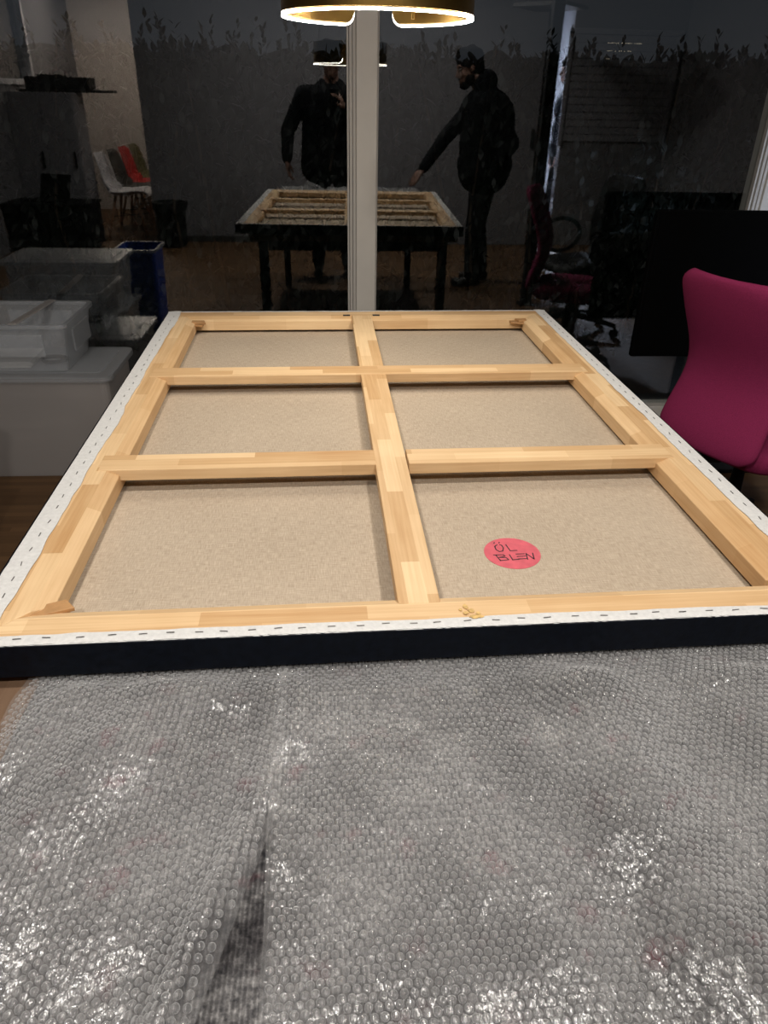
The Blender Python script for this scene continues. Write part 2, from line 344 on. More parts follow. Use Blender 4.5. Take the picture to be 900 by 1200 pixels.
# ------------------------------------------------------------------ pendant lamp over the table
LX, LY, LZ, LR = .0929, 1.7977, 1.536, .1939
lamp = empty('pendant_lamp', (LX, LY, LZ), label='round gold pendant lamp with a glowing ring edge hanging over the canvas', cat='lamp')
gap = .225   # half angle of the opening facing the window
SHH = .095
def shell_fn(r):
    def f(i, j):
        i = .02*i/.14 if i < .14 else (1-.02*(1-i)/.14 if i > .86 else .02+.96*(i-.14)/.72)
        a = math.pi/2+gap+(2*math.pi-2*gap)*i
        z = SHH*j
        # rounded lower corners beside the opening
        da = min(i, 1-i)*(2*math.pi-2*gap)*LR
        zb = 0.
        if da < .022: zb = .022-math.sqrt(max(0, .022**2-(.022-da)**2))
        z = zb+(SHH-zb)*j
        return (r*math.cos(a), r*math.sin(a), z+.004)
    return f
NU = 150
sm = MB()
def warp(i):  # concentrate samples near the ends
    return i
sm.grid(shell_fn(LR+.002), NU, 6); sm.grid(shell_fn(LR-.002), NU, 6)
g1 = NU*6
sm.f += [(i, i+1, g1+i+1, g1+i) for i in range(NU-1)]+[(5*NU+i, 5*NU+i+1, g1+5*NU+i+1, g1+5*NU+i) for i in range(NU-1)]
sm.f += [(j*NU, (j+1)*NU, g1+(j+1)*NU, g1+j*NU) for j in range(5)]+[(j*NU+NU-1, (j+1)*NU+NU-1, g1+(j+1)*NU+NU-1, g1+j*NU+NU-1) for j in range(5)]
sm.build('shade', 'gold', lamp, smooth=False)
pts = []
for i in range(97):
    e0 = .02; t = (e0*(i/14)) if i < 14 else (1-e0*((96-i)/14) if i > 82 else e0+(1-2*e0)*(i-14)/68); a = math.pi/2+gap+(2*math.pi-2*gap)*t; da = min(t, 1-t)*(2*math.pi-2*gap)*LR
    zb = .022-math.sqrt(max(0, .022**2-(.022-da)**2)) if da < .022 else 0
    pts.append((LR*math.cos(a), LR*math.sin(a), zb+.001))
ls = MB()
for i in range(96):
    a, b = Vector(pts[i]), Vector(pts[i+1]); a1, b1 = a.normalized(), b.normalized(); a1.z = b1.z = 0
    k4 = [a+a1*.002, a-a1*.002, b-b1*.002, b+b1*.002]
    ls.add([(q.x, q.y, q.z-.0032) for q in k4], [(0, 1, 2, 3)])
ls.build('light_strip', 'led', lamp)
for d_ in (.0024, -.0024):
    e_ = MB(); vs = []
    for p_ in pts:
        q = Vector((p_[0], p_[1], 0)).normalized()*d_; vs += [(p_[0]+q.x, p_[1]+q.y, p_[2]-.0034), (p_[0]+q.x, p_[1]+q.y, p_[2]+.0010)]
    e_.add(vs, [(2*i, 2*i+2, 2*i+3, 2*i+1) for i in range(96)]).build('strip_diffuser', 'led_edge', lamp)
for a in (math.radians(205), math.radians(335), math.radians(62)):
    c, s_ = math.cos(a)*(LR-.006), math.sin(a)*(LR-.006)
    MB().tube([(c, s_, .012), (c, s_, SHH+.012)], .004, 8).build('strut', 'gold', lamp)
    MB().tube([(c, s_, SHH+.01), (c*.25, s_*.25, CEIL_Z-LZ-.03)], .0012, 6).build('suspension_wire', 'chrome', lamp)
MB().lathe([(.001, 0), (.06, 0), (.06, .028), (.001, .028)], (0, 0, CEIL_Z-LZ-.029)).build('ceiling_rose', 'gold', lamp)
# ceiling downlights over the table (above the frame)
for (x, y, pw_, lab) in ((-.55, -.62, SPOT_POWER, 'ceiling downlight above the left shoulder of the person taking the picture'), (.72, -.62, SPOT_POWER, 'ceiling downlight between the two people at the table'),
                         (-.50, .72, SPOT_POWER*.5, 'ceiling downlight above the left side of the bubble wrap'), (.74, .72, SPOT_POWER*.5, 'ceiling downlight above the right side of the bubble wrap')):
    d = empty('ceiling_downlight', (x, y, CEIL_Z), label=lab, cat='ceiling lamp', group='ceiling downlights over the table')
    MB().lathe([(.075, 0), (.085, -.045), (.070, -.045), (.062, -.012), (.001, -.012)]).build('housing', 'shell_white', d, smooth=False)
    MB().lathe([(.001, -.016), (.060, -.016), (.060, -.0125), (.001, -.0125)]).build('lens', 'lampdown', d)
    area('lamp_light', (0, 0, -.050), .12, pw_, (1, .95, .89), d)
for (x, y, m, p, c, lab) in ((-2.45, -3.15, 'lampglass', ALCOVE_POWER, (1, .86, .72), 'round ceiling lamp in the room behind the shell chairs'),
                             (2.4, -4.4, 'lampcool', NEXTROOM_POWER, (.66, .78, 1), 'round cool white ceiling lamp in the bright next room')):
    d = empty('ceiling_lamp', (x, y, CEIL_Z), label=lab, cat='ceiling lamp')
    MB().lathe([(.19, 0), (.20, -.02), (.20, -.05), (.19, -.05)]).build('rim', 'shell_white', d)
    MB().lathe([(.188, -.045), (.17, -.07), (.10, -.085), (.001, -.09)]).build('diffuser', m, d, smooth=True)
    area('lamp_light', (0, 0, -.10), .34, p, c, d)
# ------------------------------------------------------------------ table
TX0, TX1, TY0, TY1, TZ = -.465, .665, .03, 2.25, .735
tb = empty('table', ((TX0+TX1)/2, (TY0+TY1)/2, 0), label='long wooden table on black legs under the blanket and canvas', cat='table')
hx, hy = (TX1-TX0)/2, (TY1-TY0)/2
MB().box(-hx, hx, -hy, hy, TZ-.03, TZ).build('tabletop', 'table', tb, bevel=.003)
for sx in (-1, 1):
    for sy in (-1, 1):
        x, y = sx*(hx-.07), sy*(hy-.09); MB().box(x-.025, x+.025, y-.025, y+.025, 0, TZ-.031).build('leg', 'black_metal', tb, bevel=.003)
for y in (-hy+.07, hy-.10): MB().box(-hx+.1, hx-.1, y, y+.03, TZ-.09, TZ-.031).build('apron', 'black_metal', tb)
# ------------------------------------------------------------------ blanket and bubble wrap
def nz(x, y, s, seed=0.): return noise.noise(Vector((x*s+seed, y*s-seed, seed*.7)))
def seg_d(x, y, a, b):
    ax, ay = a; bx, by = b; dx, dy = bx-ax, by-ay; t = ((x-ax)*dx+(y-ay)*dy)/(dx*dx+dy*dy); tc = max(0, min(1, t))
    return math.hypot(x-ax-dx*tc, y-ay-dy*tc), tc
def ridge(x, y, a, b, w, amp):
    d, t = seg_d(x, y, a, b); return amp*math.exp(-(d/w)**2)
BX0, BX1, BY0, BY1 = -.385, .655, .045, 1.02
def sstep(t): t = max(0., min(1., t)); return t*t*(3-2*t)
def calm(y): return sstep((.735-y)/.07)            # flat where the canvas lies on it
def blanket_z(x, y):
    return TZ+.0055+.004*calm(y)*(.5+.5*nz(x, y, 9, 3.))
bk = MB(); nx, ny = 90, 82
def bfn(i, j):
    x, y = BX0+(BX1-BX0)*i, BY0+(BY1-BY0)*j; x += .006*nz(y, 0, 14)*(1 if i < .05 else 0); return (x, y, blanket_z(x, y))
bk.grid(bfn, nx, ny)
n0 = nx*ny
bk.grid(lambda i, j: (bfn(i, j)[0], bfn(i, j)[1], TZ+.0006), nx, ny)
rim = [i for i in range(nx)]+[j*nx+nx-1 for j in range(1, ny)]+[(ny-1)*nx+i for i in range(nx-2, -1, -1)]+[j*nx for j in range(ny-2, 0, -1)]
bk.f += [(rim[i], rim[(i+1) % len(rim)], n0+rim[(i+1) % len(rim)], n0+rim[i]) for i in range(len(rim))]
bl = bk.build('moving_blanket', 'blanket', smooth=True)
tag(bl, 'grey speckled moving blanket spread on the table beneath the bubble wrap', 'blanket')
PITCH = .0086
# seam between the two sheets: right edge of the left sheet, left edge of the right sheet
def right_edge_x(y):      # left edge of the right-hand sheet
    return -.082+.012*max(0, (.60-y))/.30+.0015*nz(y, .3, 18)
def left_edge_x(y):       # right edge of the left-hand sheet, folds away towards the camera
    if y > .52: return -.066+.0015*nz(y, .9, 20)
    return -.066-.050*((.52-y)/.21)**1.15
def z_right(x, y):
    c = calm(y)
    z = blanket_z(x, y)+.0030
    z += c*(ridge(x, y, (.30, .735), (.335, .28), .048, .024)-ridge(x, y, (.215, .735), (.26, .28), .028, .005)
            + ridge(x, y, (.52, .72), (.50, .40), .05, .018)+ridge(x, y, (-.055, .72), (-.06, .60), .022, .010)
            + .0060*(1+nz(x, y, 13, 1.))+.0024*nz(x, y, 34, 5.)+.004*math.exp(-((y-.69)/.03)**2))
    return z
def z_left(x, y):
    c = calm(y)
    z = blanket_z(x, y)+.0030
    e = left_edge_x(y)-x
    up_ = sstep((.60-y)/.25)
    z += c*(ridge(x, y, (-.20, .72), (-.33, .42), .05, .026)+ridge(x, y, (-.31, .70), (-.39, .55), .03, .014)
            + .0060*(1+nz(x, y, 12, 8.))+.0024*nz(x, y, 32, 2.)+.003*math.exp(-((y-.69)/.03)**2))
    z += up_*(.040*math.exp(-((e-.024)/.020)**2)+.006*math.exp(-(max(e, 0)/.01)**2))
    # the right sheet lies under the overlap
    if y > .50: z += .0075*sstep((x+.112)/.02)*c
    return z
def bubble_proto():
    m = MB(); r, h, sg = .0038, .0034, 9
    prof = [(r, 0), (r*.985, h*.62), (r*.80, h*.96), (r*.35, h*1.02)]
    vs = [(p*math.cos(2*math.pi*k/sg), p*math.sin(2*math.pi*k/sg), z) for p, z in prof for k in range(sg)]
    fs = [(i*sg+k, i*sg+(k+1) % sg, (i+1)*sg+(k+1) % sg, (i+1)*sg+k) for i in range(3) for k in range(sg)]+[tuple(3*sg+k for k in range(sg))]
    return m.add(vs, fs)
BP = bubble_proto(); bubble_mesh = BP.mesh('bubble', 'bubble', True)
def surf_matrix(zf, x, y):
    e = .004; n = Vector((zf(x-e, y)-zf(x+e, y), zf(x, y-e)-zf(x, y+e), 2*e)).normalized()
    q = n.to_track_quat('Z', 'Y').to_matrix().to_4x4(); q.translation = (x, y, zf(x, y)+.0003); return q
def in_view(p):
    v = Vector(p)-CAM; w = v.dot(fw); x = 450+853.5*v.dot(rt)/w; y = 600-853.5*v.dot(up)/w
    return -30 < x < 930 and y < 1235, w
def make_wrap(name, label, zf, xa, xb, y0, y1, rot, ncopy):
    """xa(y), xb(y): edges of the sheet."""
    root = empty(name, ((xa(.4)+xb(.4))/2, .40, TZ+.006), label=label, cat='bubble wrap', group='sheets of bubble wrap on the table')
    org = root.location.copy(); inv = Matrix.Translation(-org)
    fm = MB(); nu, nv = 110, 92
    def ff(i, j):
        y = y0+(y1-y0)*j; x = xa(y)+(xb(y)-xa(y))*i; return Vector((x, y, zf(x, y)))-org
    fm.grid(ff, nu, nv); fm.build('film', 'film', root, smooth=True)
    spots = []; c, s_ = math.cos(rot), math.sin(rot)
    R_ = int(1.3/PITCH)
    for a in range(-R_, R_):
        for b in range(-R_, R_):
            u = (a+.5*(b & 1))*PITCH; v = b*PITCH*.866
            x = .1+u*c-v*s_; y = .45+u*s_+v*c
            if not (y0+.006 < y < y1-.006): continue
            if not (xa(y)+.006 < x < xb(y)-.006): continue
            M_ = surf_matrix(zf, x, y); ok, w = in_view(M_.translation)
            if not ok and not (y < .30 or x > .40): continue
            M_ = M_ @ Matrix.Rotation(random.uniform(-.14, .14), 4, 'X') @ Matrix.Rotation(random.uniform(-.14, .14), 4, 'Y') @ Matrix.Diagonal((random.uniform(.88, 1.06), random.uniform(.88, 1.06), random.uniform(.35, 1.1), 1))
            spots.append((0 if ok else 1, w, M_))
    spots.sort(key=lambda t: (t[0], t[1]))
    for _, w, M_ in spots[:ncopy]:
        o = bpy.data.objects.new('bubble', bubble_mesh); link(o, root); o.matrix_local = inv @ M_
    st = MB(); bv = [Vector(v) for v in BP.v]
    for _, w, M_ in spots[ncopy:]:
        Q = inv @ M_; st.add([Q @ v for v in bv], BP.f)
    me = bpy.data.meshes.new('bubbles'); me.from_pydata(st.v, [], st.f); me.materials.append(MT['bubble'])
    me.polygons.foreach_set('use_smooth', [True]*len(me.polygons)); me.update()
    link(bpy.data.objects.new('bubbles', me), root)['kind'] = 'stuff'
    return root
make_wrap('bubble_wrap', 'wide sheet of clear bubble wrap covering the right of the table in the foreground', z_right, right_edge_x, lambda y: .66, .06, .80, .03, 200)
make_wrap('bubble_wrap', 'crumpled sheet of bubble wrap on the left with its folded edge lifted', z_left, lambda y: -.425+.012*nz(y, .2, 12)+.03*sstep((y-.5)/.2), left_edge_x, .06, .80, .42, 100)
# ------------------------------------------------------------------ painting seen from the back
PZ = .752; PT = .048
pa = empty('painting', (.1218, .7365, PZ), math.radians(1.6167), 'large canvas on a pine stretcher lying face down on the table', 'painting')
CW, CL = .598, 1.596
MB().box(-CW, CW, .002, CL+.002, 0, .002).build('linen', 'linen', pa, label='raw brown linen back of the canvas')
# black painted edge wrapping round the sides with ragged brush line on top
ed = MB()
per = [(-CW-.002, 0), (CW+.002, 0), (CW+.002, CL+.004), (-CW-.002, CL+.004)]
for k_ in range(4):
    a, b = Vector(per[k_]), Vector(per[(k_+1) % 4]); n = 150 if k_ % 2 else 200
    t = (b-a).normalized(); inn = Vector((-t.y, t.x))
    def lip(s): return .0012+(.0040*abs(nz(s*90, k_*3, 1.))+.0050*max(0, nz(s*9, k_*5, 1., 3.)) if k_ != 1 else .0004)
    rows = []
    for i in range(n+1):
        p = a+(b-a)*(i/n); q_ = p+inn*min(lip(i/n*(b-a).length), .006)
        rows.append([(p.x, p.y, 0), (p.x, p.y, PT), (q_.x, q_.y, PT+.0012)])
    vs = [v for r_ in rows for v in r_]
    ed.add(vs, [(i*3+j, (i+1)*3+j, (i+1)*3+j+1, i*3+j+1) for i in range(n) for j in range(2)])
ed.build('painted_edge', 'paint', pa, label='black painted side of the canvas')
# stretcher bars, mitred, bevelled on the inner side
def bar(a, b, inn, flat, bev, mat):
    """outer line a-b, inn: inward direction; mitred ends"""
    a, b, inn = Vector(a), Vector(b), Vector(inn); t = (b-a).normalized()
    prof = [(.0, 0.004), (.0, PT), (flat, PT), (flat+bev, PT-.010), (flat+bev, .010), (flat, .004)]
    vs = []
    for e in (0, 1):
        for s_, z in prof:
            p = (a+t*s_ if e == 0 else b-t*s_)+inn*s_; vs.append((p.x, p.y, z))
    n = len(prof); fs = [(i, (i+1) % n, n+(i+1) % n, n+i) for i in range(n)]+[tuple(range(n-1, -1, -1)), tuple(range(n, 2*n))]
    MB().add(vs, fs).build('stretcher_bar', mat, pa, bevel=.0012)
bar((-CW, .002), (CW, .002), (0, 1), .056, .022, 'wood_u')
bar((CW, .002), (CW, CL+.002), (-1, 0), .070, .022, 'wood_v')
bar((CW, CL+.002), (-CW, CL+.002), (0, -1), .056, .022, 'wood_u')
bar((-CW, CL+.002), (-CW, .002), (1, 0), .070, .022, 'wood_v')
def cbar(x0, x1, y0, y1, mat, skew=0.):
    m = MB(); m.prism([(x0, y0-skew*.5), (x1, y0+skew*.5), (x1, y1+skew*.5), (x0, y1-skew*.5)], PT-.021, PT+.0012); return m.build('cross_bar', mat, pa, bevel=.0015)
B1, B2 = (.990, 1.054), (.486, .550)
cbar(-.546, .540, *B1, 'wood_u'); cbar(-.546, -.038, *B2, 'wood_u'); cbar(.024, .540, *B2, 'wood_u')
# the long middle bar runs over the front cross bar and is let into the rear one
m = MB(); m.prism([(-.042, .057), (.016, .057), (.026, B1[0]-.0005), (-.036, B1[0]-.0005)], PT-.021, PT+.0008); m.build('middle_bar', 'wood_v', pa, bevel=.0015)
m = MB(); m.prism([(-.036, B1[1]+.0005), (.026, B1[1]+.0005), (.030, 1.542), (-.031, 1.542)], PT-.021, PT+.0008); m.build('middle_bar', 'wood_v', pa, bevel=.0015)
# dark mortise slots at the joints
for (x, y, dx, dy, z) in ((-.5475, .4845, .012, .004, PT-.012), (.535, .4845, .012, .004, PT-.012), (-.5475, .9885, .012, .004, PT-.012), (.535, .9885, .012, .004, PT-.012), (-.058, 1.539, .022, .006, PT-.001), (.034, 1.539, .022, .006, PT-.001)):
    MB().box(x, x+dx, y, y+dy, z, z+.0035).build('mortise_slot', 'dark_furn', pa)
# tightening wedges in the corners
for (x, y, r_) in ((-.520, .086, .12), (-.515, 1.505, -.3), (.50, 1.512, 2.9)):
    Mx = Matrix.Translation((x, y, .030)) @ Matrix.Rotation(r_, 4, 'Z')
    MB().prism([(-.03, -.012), (.038, -.012), (.030, .016), (-.03, .020)], 0, .006, Mx).build('wedge', 'wedge', pa, bevel=.001)
    Mx = Matrix.Translation((x+.012, y-.002, .0365)) @ Matrix.Rotation(r_+.25, 4, 'Z')
    MB().prism([(-.03, -.010), (.030, -.010), (.022, .014), (-.03, .014)], 0, .006, Mx).build('wedge', 'wedge', pa, bevel=.001)
# white canvas folded over the stretcher, stapled
def fold(a, b, inn, wfn, seed):
    a, b, inn = Vector(a), Vector(b), Vector(inn); n = int((b-a).length/.006); vs = []; t = (b-a).normalized()
    for i in range(n+1):
        s_ = (b-a).length*i/n; w = wfn(s_); p = a+t*s_
        for q, z in ((.0012, PT+.0006), (w*.5, PT+.0018+.0008*nz(s_, seed, 40)), (w, PT+.0014+.0010*max(0, nz(s_, seed, 25)))):
            c_ = p+inn*q; vs.append((c_.x, c_.y, z))
    m = MB().add(vs, [(i*3+j, (i+1)*3+j, (i+1)*3+j+1, i*3+j+1) for i in range(n) for j in range(2)])
    return m.build('canvas_fold', 'primed', pa, solid=.0006)
def wl_(s): return .039+.007*nz(s, 1, 5)+.003*nz(s, 2, 22)
def wr_(s): return .034+.004*nz(s, 3, 5)+.003*nz(s, 4, 25)
def wf_(s): return .0215+.003*nz(s, 5, 6)+.0015*nz(s, 6, 30)
def wk_(s): return .012+.003*nz(s, 7, 7)+.0015*nz(s, 8, 30)
fold((-CW, 0), (CW, 0), (0, 1), wf_, 1.); fold((CW, 0), (CW, CL), (-1, 0), wr_, 2.)
fold((CW, CL), (-CW, CL), (0, -1), wk_, 3.); fold((-CW, CL), (-CW, 0), (1, 0), wl_, 4.)
stm = MB().box(-.005, .005, -.0005, .0005, 0, .0008).mesh('staple', 'steel')
def staple(x, y, a):
    o = bpy.data.objects.new('staple', stm); link(o, pa); o.location = (x, y, PT+.0026); o.rotation_euler = (0, 0, a+random.uniform(-.12, .12))
x = -.56
while x < .57:
    staple(x, .0125+random.uniform(-.0015, .0015), 0); x += random.uniform(.030, .042)
for sx, off in ((-1, .024), (1, .018)):
    y = .03
    while y < 1.56:
        staple(sx*(CW-off+random.uniform(-.002, .002)), y, math.pi/2+random.uniform(-.1, .1)); y += random.uniform(.036, .048)
# glue stain at the middle of the front bar, glue drip on the left fold
def blot(cx, cy, r_, z, n=22, st=.22, ang=0., sx=1.):
    pl = []
    for i in range(n):
        a = 2*math.pi*i/n; q = r_*(1+st*random.uniform(-1, 1)); u, v = q*math.cos(a)*sx, q*math.sin(a)
        pl.append((cx+u*math.cos(ang)-v*math.sin(ang), cy+u*math.sin(ang)+v*math.cos(ang)))
    MB().prism(pl, z, z+.0006).build('glue_stain', 'glue', pa, label='amber glue stain')
blot(.048, .044, .005, PT+.0012, sx=.7); blot(.054, .035, .0045, PT+.0012); blot(.058, .020, .004, PT+.0026, sx=2.2); blot(.046, .030, .0035, PT+.0016); blot(.062, .028, .003, PT+.0020); blot(.040, .038, .0022, PT+.0012)
# red round sticker with handwriting
stk = MB().prism([(.166+.046*math.cos(2*math.pi*i/48), .242+.046*math.sin(2*math.pi*i/48)) for i in range(48)], .0021, .0026).build('sticker', 'sticker', pa, label='round red paper sticker with handwriting')
wr = MB()
def stroke(ps, w=.00095):
    ps = [Vector(p) for p in ps]
    for a, b in zip(ps, ps[1:]):
        t = (b-a).normalized(); n_ = Vector((-t.y, t.x))*w; a2, b2 = a-t*w*.6, b+t*w*.6
        wr.prism([tuple(a2-n_), tuple(b2-n_), tuple(b2+n_), tuple(a2+n_)], .00265, .0029)
def L2(ox, oy, s, pts_): return [(.1695+(ox+p[0]*s-.166)*.86, .243+(oy+p[1]*s-.242)*.86) for p in pts_]
s_ = .024
stroke(L2(.131, .247, s_, [(.35, 1), (.1, .75), (.1, .3), (.3, 0), (.6, .05), (.75, .5), (.7, .9), (.55, 1.)])); stroke(L2(.131, .247, s_, [(.15, 1.22), (.2, 1.36)])); stroke(L2(.131, .247, s_, [(.55, 1.22), (.6, 1.36)]))
stroke(L2(.155, .246, s_, [(.05, 1), (.2, .1), (.75, .12)]))
s_ = .020
stroke(L2(.1265, .216, s_, [(.1, 1), (.35, 0), (1.15, .1), (1.0, .45), (.35, .55), (.95, .7), (.85, .95), (-.1, 1)]))
stroke(L2(.1540, .217, s_, [(.05, .9), (.15, 0), (.8, .08)]))
for q in (.95, .55, .12): stroke(L2(.1650, .217, s_, [(.15, q), (.95, q+.02)]))
stroke(L2(.1855, .217, s_, [(.0, 0), (.1, 1), (.62, .02), (.75, 1.05)]))
wr.build('handwriting', 'ink', stk, label='black marker words ÖL BLEN')
# ------------------------------------------------------------------ pink office chair
def task_chair(loc, rz, label, mat, arms):
    r = empty('office_chair', loc, rz, label, 'chair')   # faces local +X
    bk_ = MB(); nu, nv = 17, 21
    def prof(t):   # t 0 bottom .. 1 top -> (x, half width)
        z = .43+.545*t
        x = -.205+.05*math.sin(math.pi*min(1, t/.62)) * (1 if t < .62 else 0)
        x = -.215+.055*math.exp(-((t-.42)/.27)**2)-.060*max(0, t-.55)/.45*max(0, t-.55)/.45
        w = .194-.022*math.exp(-((t-.50)/.25)**2)
        # rounded corners
        e = min(t, 1-t)*.545
        cr = .05
        if e < cr: w -= cr-math.sqrt(max(0, cr*cr-(cr-e)**2))
        return x, w, z
    def fb(side):
        def f(i, j):
            x, w, z = prof(j); u = 2*i-1
            th = .022*(1-.55*abs(u)**6)*(1-.5*abs(2*j-1)**8)
            return (x+.035*u*u*(.4+.6*j)+side*th, w*u, z)
        return f
    bk_.grid(fb(-1), nu, nv); bk_.grid(fb(1), nu, nv); g = nu*nv
    rim_ = [i for i in range(nu)]+[j*nu+nu-1 for j in range(1, nv)]+[(nv-1)*nu+i for i in range(nu-2, -1, -1)]+[j*nu for j in range(nv-2, 0, -1)]
    bk_.f += [(rim_[i], rim_[(i+1) % len(rim_)], g+rim_[(i+1) % len(rim_)], g+rim_[i]) for i in range(len(rim_))]
    bk_.build('backrest', mat, r, smooth=True, sub=1)
    st = MB(); ns = 32
    def ring(sc, z):
        o = []
        for k_ in range(ns):
            a = 2*math.pi*k_/ns; c_, s2 = math.cos(a), math.sin(a)
            o.append((.05+.225*sc*math.copysign(abs(c_)**.45, c_), .225*sc*math.copysign(abs(s2)**.45, s2), z-.02*max(0, c_)**2*(z > .44)))
        return o
    rings = [ring(.90, .405), ring(.99, .42), ring(1.0, .45), ring(.97, .475), ring(.82, .485), ring(.4, .482), ring(.02, .48)]
    st.add([v for q in rings for v in q], [(i*ns+k_, i*ns+(k_+1) % ns, (i+1)*ns+(k_+1) % ns, (i+1)*ns+k_) for i in range(len(rings)-1) for k_ in range(ns)]+[tuple(range(ns-1, -1, -1)), tuple((len(rings)-1)*ns+k_ for k_ in range(ns))])
    st.build('seat', mat, r, smooth=True)
    MB().tube([(.02, 0, .400), (-.10, 0, .385), (-.172, 0, .40), (-.180, 0, .56)], [.018, .018, .016, .012], 10).build('back_bracket', 'black_metal', r, smooth=True)
    MB().box(-.08, .14, -.07, .07, .365, .404).build('mechanism', 'black', r, bevel=.01)
    MB().tube([(.03, 0, .37), (.03, 0, .20), (.03, 0, .10)], [.016, .026, .03], 14).build('gas_column', 'black_metal', r, smooth=True)
    for k_ in range(5):
        a = math.radians(72*k_+20); c_, s2 = math.cos(a), math.sin(a)
        MB().tube([(.03, 0, .115), (.03+c_*.15, s2*.15, .10), (.03+c_*.29, s2*.29, .075)], [.026, .022, .015], 8).build('base_arm', 'black', r, smooth=True)
        px_, py_ = .03+c_*.29, s2*.29
        Mc = Matrix.Translation((px_, py_, .028)) @ Matrix.Rotation(a+.7, 4, 'Z') @ Matrix.Rotation(math.pi/2, 4, 'X')
        w_ = MB().lathe([(.001, -.022), (.024, -.022), (.028, -.016), (.028, .016), (.024, .022), (.001, .022)], seg=16)
        w_.v = [tuple(Mc @ Vector(v)) for v in w_.v]; w_.tube([(px_, py_, .05), (px_, py_, .085)], .007, 8).build('caster', 'black', r)
    if arms:
        for sgn in (-1, 1):
            lp = [(.16*math.cos(t)*1.0+.03, sgn*.27, .59+.105*math.sin(t)) for t in [2*math.pi*q/24 for q in range(24)]]
            MB().tube(lp, .014, 8, closed=True).build('armrest', 'black', r, smooth=True)
            MB().tube([(.03, sgn*.05, .385), (.03, sgn*.25, .40), (.03, sgn*.27, .49)], .013, 8).build('arm_bracket', 'black', r, smooth=True)
    return r
task_chair((1.335, 2.135, 0), math.radians(24), 'magenta fabric office chair beside the table near the window', 'pink', False)
task_chair((1.66, 1.45, 0), math.radians(160), 'black office chair with looped armrests behind the magenta chair', 'black', True)
# ------------------------------------------------------------------ black television on a floor stand by the window
tv = empty('television', (1.72, 2.90, 0), label='black flat screen on a floor stand in front of the right window', cat='television')
MB().box(-.50, .50, -.012, .018, .47, 1.04).build('casing', 'screen', tv, bevel=.006)
MB().box(-.485, .485, -.0145, -.0122, .485, 1.025).build('screen', 'screen', tv)
MB().tube([(0, .04, .02), (0, .04, .80)], .025, 12).box(-.15, .15, .019, .045, .62, .86).build('stand_post', 'black_metal', tv)
MB().box(-.26, .26, -.17, .20, 0, .018).build('stand_base', 'black_metal', tv, bevel=.004)
# ------------------------------------------------------------------ storage boxes on the left
def crate(name, loc, w, d, h, taper, wallmat, lid, label, ribs=True, group=None):
    r = empty(name, loc, 0, label, 'storage box', group)
    t = .003
    b = MB()
    def rect(hw, hd, rad, z, n=5):
        o = []
        for cx, cy, a0 in ((1, 1, 0), (-1, 1, 90), (-1, -1, 180), (1, -1, 270)):
            for q in range(n):
                a = math.radians(a0+90*q/(n-1)); o.append((cx*(hw-rad)+rad*math.cos(a), cy*(hd-rad)+rad*math.sin(a), z))
        return o
    lv = [rect(w/2-taper, d/2-taper, .03, 0), rect(w/2-.004, d/2-.004, .03, h-.02), rect(w/2-.004, d/2-.004, .03, h-.001)]
    li = [rect(w/2-.004-t, d/2-.004-t, .028, h-.001), rect(w/2-taper-t, d/2-taper-t, .028, t)]
    al = lv+li; n = len(al[0])
    b.add([v for q in al for v in q], [(i*n+k_, i*n+(k_+1) % n, (i+1)*n+(k_+1) % n, (i+1)*n+k_) for i in range(len(al)-1) for k_ in range(n)]+[tuple(range(n-1, -1, -1)), tuple((len(al)-1)*n+k_ for k_ in range(n))])
    b.build('body', wallmat, r, smooth=False)
    rm = MB(); o1, o2 = rect(w/2+.010, d/2+.010, .035, 0), rect(w/2-.004, d/2-.004, .03, 0)
    for z0, z1 in ((h-.014, h),):
        vs = [(x, y, z0) for x, y, _ in o1]+[(x, y, z1) for x, y, _ in o1]+[(x, y, z1) for x, y, _ in o2]+[(x, y, z0) for x, y, _ in o2]
        rm.add(vs, [(i*n+k_, i*n+(k_+1) % n, ((i+1) % 4)*n+(k_+1) % n, ((i+1) % 4)*n+k_) for i in range(4) for k_ in range(n)])
    rm.build('rim', 'pp', r)
    if ribs:
        for sx in (-1, 1):
            MB().box(sx*(w/2)-.004, sx*(w/2)+.004, -d*.28, d*.28, h*.35, h*.80).build('side_panel', 'pp', r, bevel=.003)
        for sy in (-1, 1):
            MB().box(-w*.30, w*.30, sy*(d/2)-.004, sy*(d/2)+.004, h*.35, h*.80).build('side_panel', 'pp', r, bevel=.003)
    if lid:
        l = MB(); l.prism([(x, y) for x, y, _ in rect(w/2+.016, d/2+.016, .04, 0)], h+.001, h+.005)
        l.prism([(x, y) for x, y, _ in rect(w/2-.03, d/2-.03, .03, 0)], h+.006, h+.010)
        ld_ = l.build('lid', 'pp', r)
        e = MB(); vs = [(x, y, h-.016) for x, y, _ in rect(w/2+.017, d/2+.017, .04, 0)]+[(x, y, h+.001) for x, y, _ in rect(w/2+.017, d/2+.017, .04, 0)]
        e.add(vs, [(k_, (k_+1) % n, n+(k_+1) % n, n+k_) for k_ in range(n)]).build('lid_rim', 'pp', ld_)
    return r
crate('storage_box', (-1.20, 2.945, 0), .62, .36, .43, .012, 'pp_milky', True, 'big milky plastic storage box with a clear lid on the floor by the window', ribs=False)
crate('storage_box', (-1.235, 2.953, .4415), .43, .36, .190, .028, 'pp', False, 'small clear open plastic box on top of the big milky one')
sp = MB().box(-.016, .016, -.185, .185, 0, .004).box(-.012, .012, -.18, .18, .004, .006).build('ruler', 'pp_milky', None, bevel=.001)
sp.location = (-1.19, 2.953, .6322); sp.rotation_euler = (0, 0, math.radians(-4)); tag(sp, 'translucent plastic ruler lying across the rim of the small open box', 'ruler')
